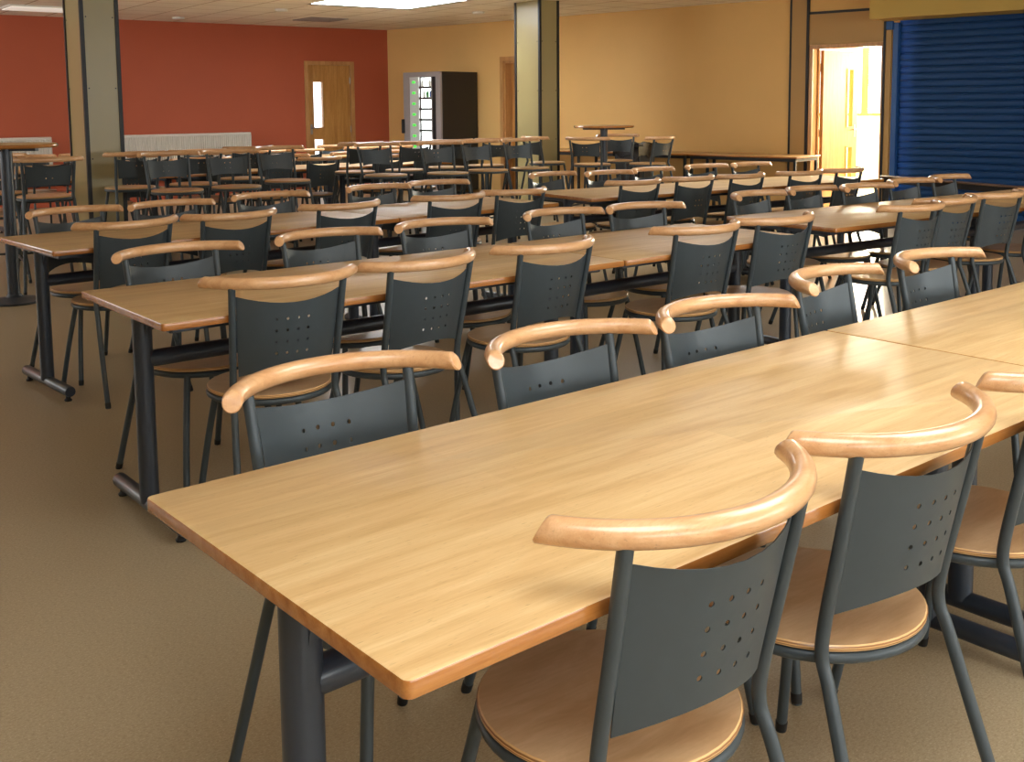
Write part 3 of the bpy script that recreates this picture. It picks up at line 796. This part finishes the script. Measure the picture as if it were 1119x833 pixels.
chairs([(5.19, 6.35, 9.8), (5.55, 6.22, 4), (6.07, 6.26, 8), (6.76, 6.24, 2), (7.20, 6.22, 4)], 'facing us across the table before the middle pillar', 'chairs on the far side of the pillar row', False)
def along(c, ang, xs, off, rots):
    return [(x, c[1] + math.tan(ang) * (x - c[0]) + off, r) for x, r in zip(xs, rots)]
r4, r5 = (1.45, 10.10), (2.3, 12.35)
x4, x5 = (1.86, 2.95, 3.88, 4.42, 4.95, 5.75, 6.28), (2.75, 3.3, 3.85, 4.75, 5.28, 5.81, 6.62, 7.15)
chairs(along(r4, .05, x4, .16, (3, 4, 2, 3, 3, 2, 4)), 'seen from behind at the table behind the back stools', 'chairs on the near side of the row behind the stools', True)
chairs(along(r4, .05, x4, .61, (3, 2, 4, 3, 2, 3, 3)), 'facing us behind the table behind the back stools', 'chairs on the far side of the row behind the stools', False)
chairs(along(r5, .03, x5, .16, (2, 1, 3, 2, 1, 2, 3, 1)), 'seen from behind at the farthest table row', 'chairs on the near side of the farthest row', True)
chairs(along(r5, .03, x5, .61, (1, 2, 3, 1, 2, 2, 1, 2)), 'facing us behind the farthest table row', 'chairs on the far side of the farthest row', False)

# ------------------------------------------------------------------ stools
stool0 = build_stool(); sfirst = [True]
def stools(lst, group):
    for x, y, a, lab in lst:
        o = stool0 if sfirst[0] else copy_tree(stool0)
        sfirst[0] = False
        o.location = (x, y, 0); o.rotation_euler = (0, 0, R(a)); tag(o, lab, 'stool', group)
fr = [(2.89, 8.62), (3.41, 8.68), (4.05, 9.07), (5.10, 9.12), (5.70, 8.95), (6.27, 9.07), (6.80, 9.06)]
stools([(x, y, 180 + (3, -4, 5, 2, -3, 3, 4)[i], 'high stool with grey back facing us, front stool row, ' + ORD[i]) for i, (x, y) in enumerate(fr)], 'front row of high stools')
bk = [(2.69, 9.22), (3.25, 9.25), (3.86, 9.66), (5.12, 9.80), (5.65, 9.70), (6.24, 9.82), (6.75, 9.82)]
stools([(x, y, (3, -2, 4, 0, 3, -3, 2)[i], 'high stool with dark back towards us, rear stool row, ' + ORD[i]) for i, (x, y) in enumerate(bk)], 'rear row of high stools')
stools([(1.91, 8.75, -4, 'high stool beside the left tall round table, dark back towards us'), (1.66, 9.34, 172, 'high stool facing us just behind the left tall round table')], 'stools at the left tall table')
stools([(7.75, 9.16, -62, 'high stool left of the right tall table, perforated back in front of its column'), (8.42, 9.55, 128, 'high stool behind the right tall table, beside the black bin'), (8.26, 8.81, 12, 'high stool turned sideways right of the right tall table'), (7.62, 9.82, -95, 'high stool half hidden by the middle pillar, only its seat showing')], 'stools at the right tall table')

# ------------------------------------------------------------------ tall round tables
def poseur():
    t = thing('poseur_table', 'x', 'tall table')
    bm = bmesh.new(); lathe(bm, [(0, 1.108), (.335, 1.108), (.345, 1.115), (.348, 1.122), (.345, 1.130), (.338, 1.135), (0, 1.135)], 48, mis=[1, 1, 1, 1, 1, 0]); obj('tabletop', bm, [M['laminate'], M['lip']], t)
    bm = bmesh.new(); tube(bm, [(0, 0, .03), (0, 0, 1.10)], .042, 20); obj('column', bm, M['table_steel'], t)
    bm = bmesh.new(); lathe(bm, [(0, 0), (.195, 0), (.20, .008), (.195, .016), (.06, .040), (.045, .06), (0, .06)], 40); obj('base', bm, M['table_steel'], t)
    bm = bmesh.new()
    for a in (0, 90):
        m = Matrix.Rotation(R(a + 45), 4, 'Z'); box(bm, -.24, .24, -.02, .02, 1.085, 1.109, mat=m)
    obj('support_arm', bm, M['table_steel'], t, False)
    return t
p = poseur(); p.location = (1.555, 8.26, 0); tag(p, 'tall round table at the left edge, black column and disc base', 'tall table', 'tall round tables')
p2 = copy_tree(p); p2.location = (8.1, 9.37, 0); tag(p2, 'tall round table in front of the ochre wall, right of the middle pillar', 'tall table', 'tall round tables')

# ------------------------------------------------------------------ side tables along the walls
def side_table(L, W, label, m, m2=None, th=.02, zt=.74):
    t = thing('side_table', label, 'table', group='tables along the walls')
    bm = bmesh.new(); slab(bm, L, W, zt - th, zt, .008, .003); obj('tabletop', bm, [m, m2 or M['lip']], t)
    bm = bmesh.new()
    for y in (-1, 1): box(bm, -L / 2 + .03, L / 2 - .03, y * (W / 2 - .035) - .0125, y * (W / 2 - .035) + .0125, zt - .06, zt - th - .0005)
    for x in (-1, 1): box(bm, x * (L / 2 - .035) - .0125, x * (L / 2 - .035) + .0125, -W / 2 + .048, W / 2 - .048, zt - .06, zt - th - .0005)
    obj('apron', bm, M['black_edge'], t, False)
    for x in (-1, 1):
        for y in (-1, 1):
            bm = bmesh.new(); bevbox(bm, x * (L / 2 - .04) - .0165, x * (L / 2 - .04) + .0165, y * (W / 2 - .04) - .0165, y * (W / 2 - .04) + .0165, 0, zt - th - .001, .003, 1); obj('leg', bm, M['black_edge'], t, False)
    return t
def wall_place(t, s, p):
    t.location = WP(s, p, 0); t.rotation_euler = (0, 0, math.atan2(D.y, D.x))
t = side_table(1.5, .62, 'dark-framed long table against the ochre wall, its end beside the bright doorway', M['laminate']); wall_place(t, 7.15, .35 + .02)
t = side_table(1.8, .62, 'dark-framed long table against the ochre wall, behind the right tall table', M['laminate']); wall_place(t, 5.48, .37)
t = side_table(1.8, .62, 'dark-framed long table against the ochre wall, partly behind the middle pillar', M['laminate']); wall_place(t, 3.65, .37)
t = side_table(1.6, .10, 'narrow dark-framed ledge table in front of the blue shutter, thin brown top', M['dark_wood'], M['dark_wood'], .012)
dv = Vector((7.68 - 8.02, 4.16 - 5.65)).normalized(); nv = Vector((-dv.y, dv.x))
c = Vector((8.02, 5.65)) + dv * .8 + nv * .05
t.location = (c.x, c.y, 0); t.rotation_euler = (0, 0, math.atan2(dv.y, dv.x))

# ------------------------------------------------------------------ bin
b = thing('waste_bin', 'black waste bin with a bag liner against the ochre wall', 'bin', (9.02, 9.85, 0), R(12))
bm = bmesh.new()
def rect_ring(bm, h, z): return [bm.verts.new((x * h, y * h, z)) for x, y in ((-1, -1), (1, -1), (1, 1), (-1, 1))]
rr = [rect_ring(bm, h, z) for h, z in ((.15, 0), (.195, .86), (.205, .86), (.205, .885), (.19, .885), (.145, .02))]
for a, c in zip(rr, rr[1:]):
    for k in range(4): bm.faces.new((a[k], a[(k + 1) % 4], c[(k + 1) % 4], c[k]))
bm.faces.new(rr[0][::-1]); bm.faces.new(rr[-1])
bmesh.ops.bevel(bm, geom=[e for e in bm.edges if abs(e.verts[0].co.z - e.verts[1].co.z) > .1], offset=.025, segments=2, affect='EDGES')
obj('body', bm, M['bin'], b)
bm = bmesh.new(); n = 40; rings = []
for (h, z, am) in ((.188, .80, .002), (.193, .893, .006), (.212, .90, .008), (.212, .84, .012), (.21, .74, .02)):
    ring = []
    for k in range(n):
        a = 2 * PI * k / n; c_, s_ = math.cos(a), math.sin(a); q = 1 / max(abs(c_), abs(s_)) ** .75
        ring.append(bm.verts.new((c_ * h * q, s_ * h * q, z + am * math.sin(a * 7 + z * 30) + am * .7 * math.sin(a * 13))))
    rings.append(ring)
for a, c in zip(rings, rings[1:]):
    for k in range(n): bm.faces.new((a[k], a[(k + 1) % n], c[(k + 1) % n], c[k]))
obj('bin_liner', bm, M['bag'], b)

# seats nudged until nothing touches its neighbour
NUDGED = {'bar_stool': [2.89, 8.62], 'bar_stool.001': [3.412, 8.674], 'bar_stool.002': [4.05, 9.07], 'bar_stool.003': [5.1, 9.12], 'bar_stool.004': [5.7, 8.95], 'bar_stool.005': [6.27, 9.07], 'bar_stool.006': [6.8, 9.06], 'bar_stool.007': [2.69, 9.22], 'bar_stool.008': [3.248, 9.256], 'bar_stool.009': [3.86, 9.66], 'bar_stool.010': [5.12, 9.8], 'bar_stool.011': [5.65, 9.7], 'bar_stool.012': [6.234, 9.82], 'bar_stool.013': [6.756, 9.82], 'bar_stool.014': [1.91, 8.75], 'bar_stool.015': [1.66, 9.34], 'bar_stool.016': [7.75, 9.16], 'bar_stool.017': [8.448, 9.566], 'bar_stool.018': [8.26, 8.81], 'bar_stool.019': [7.62, 9.82], 'dining_chair': [1.052, 1.205], 'dining_chair.001': [1.589, 1.242], 'dining_chair.002': [2.18, 1.268], 'dining_chair.003': [0.967, 1.74], 'dining_chair.004': [1.547, 1.721], 'dining_chair.005': [2.082, 1.741], 'dining_chair.006': [2.79, 1.9], 'dining_chair.007': [3.37, 1.93], 'dining_chair.008': [1.415, 3.362], 'dining_chair.009': [1.913, 3.392], 'dining_chair.010': [2.516, 3.436], 'dining_chair.011': [3.41, 3.48], 'dining_chair.012': [3.95, 3.5], 'dining_chair.013': [1.36, 3.85], 'dining_chair.014': [2.02, 3.92], 'dining_chair.015': [2.6, 3.96], 'dining_chair.016': [3.332, 3.991], 'dining_chair.017': [3.838, 3.959], 'dining_chair.018': [1.47, 5.35], 'dining_chair.019': [2.01, 5.394], 'dining_chair.020': [2.683, 5.496], 'dining_chair.021': [3.45, 5.56], 'dining_chair.022': [3.981, 5.632], 'dining_chair.023': [1.469, 5.778], 'dining_chair.024': [1.997, 5.83], 'dining_chair.025': [2.65, 6.0], 'dining_chair.026': [3.47, 6.12], 'dining_chair.027': [3.97, 6.2], 'dining_chair.028': [4.942, 3.446], 'dining_chair.029': [5.414, 3.543], 'dining_chair.030': [5.936, 3.561], 'dining_chair.031': [6.47, 3.554], 'dining_chair.032': [4.902, 4.079], 'dining_chair.033': [5.418, 4.111], 'dining_chair.034': [5.828, 4.015], 'dining_chair.035': [6.44, 4.098], 'dining_chair.036': [6.98, 4.132], 'dining_chair.037': [5.076, 5.72], 'dining_chair.038': [5.621, 5.723], 'dining_chair.039': [6.091, 5.653], 'dining_chair.040': [6.686, 5.581], 'dining_chair.041': [7.184, 5.569], 'dining_chair.042': [5.145, 6.367], 'dining_chair.043': [5.559, 6.2], 'dining_chair.044': [6.106, 6.263], 'dining_chair.045': [6.733, 6.282], 'dining_chair.046': [7.23, 6.218], 'dining_chair.047': [1.86, 10.275], 'dining_chair.048': [2.95, 10.329], 'dining_chair.049': [3.88, 10.376], 'dining_chair.050': [4.414, 10.402], 'dining_chair.051': [4.956, 10.429], 'dining_chair.052': [5.75, 10.463], 'dining_chair.053': [6.28, 10.502], 'dining_chair.054': [1.86, 10.737], 'dining_chair.055': [2.95, 10.791], 'dining_chair.056': [3.88, 10.838], 'dining_chair.057': [4.414, 10.864], 'dining_chair.058': [4.956, 10.891], 'dining_chair.059': [5.744, 10.937], 'dining_chair.060': [6.286, 10.952], 'dining_chair.061': [2.75, 12.512], 'dining_chair.062': [3.3, 12.528], 'dining_chair.063': [3.85, 12.551], 'dining_chair.064': [4.738, 12.571], 'dining_chair.065': [5.286, 12.588], 'dining_chair.066': [5.816, 12.61], 'dining_chair.067': [6.614, 12.627], 'dining_chair.068': [7.156, 12.644], 'dining_chair.069': [2.75, 12.986], 'dining_chair.070': [3.3, 13.002], 'dining_chair.071': [3.85, 13.013], 'dining_chair.072': [4.738, 13.045], 'dining_chair.073': [5.28, 13.061], 'dining_chair.074': [5.822, 13.072], 'dining_chair.075': [6.614, 13.101], 'dining_chair.076': [7.156, 13.118]}
for n_, (x_, y_) in NUDGED.items():
    o_ = bpy.data.objects[n_]; o_.location.x = x_; o_.location.y = y_

# ------------------------------------------------------------------ world
w = bpy.data.worlds.new('world'); sc.world = w; w.use_nodes = True
bg = w.node_tree.nodes['Background']; bg.inputs['Color'].default_value = (.95, .97, 1, 1); bg.inputs['Strength'].default_value = 2.5
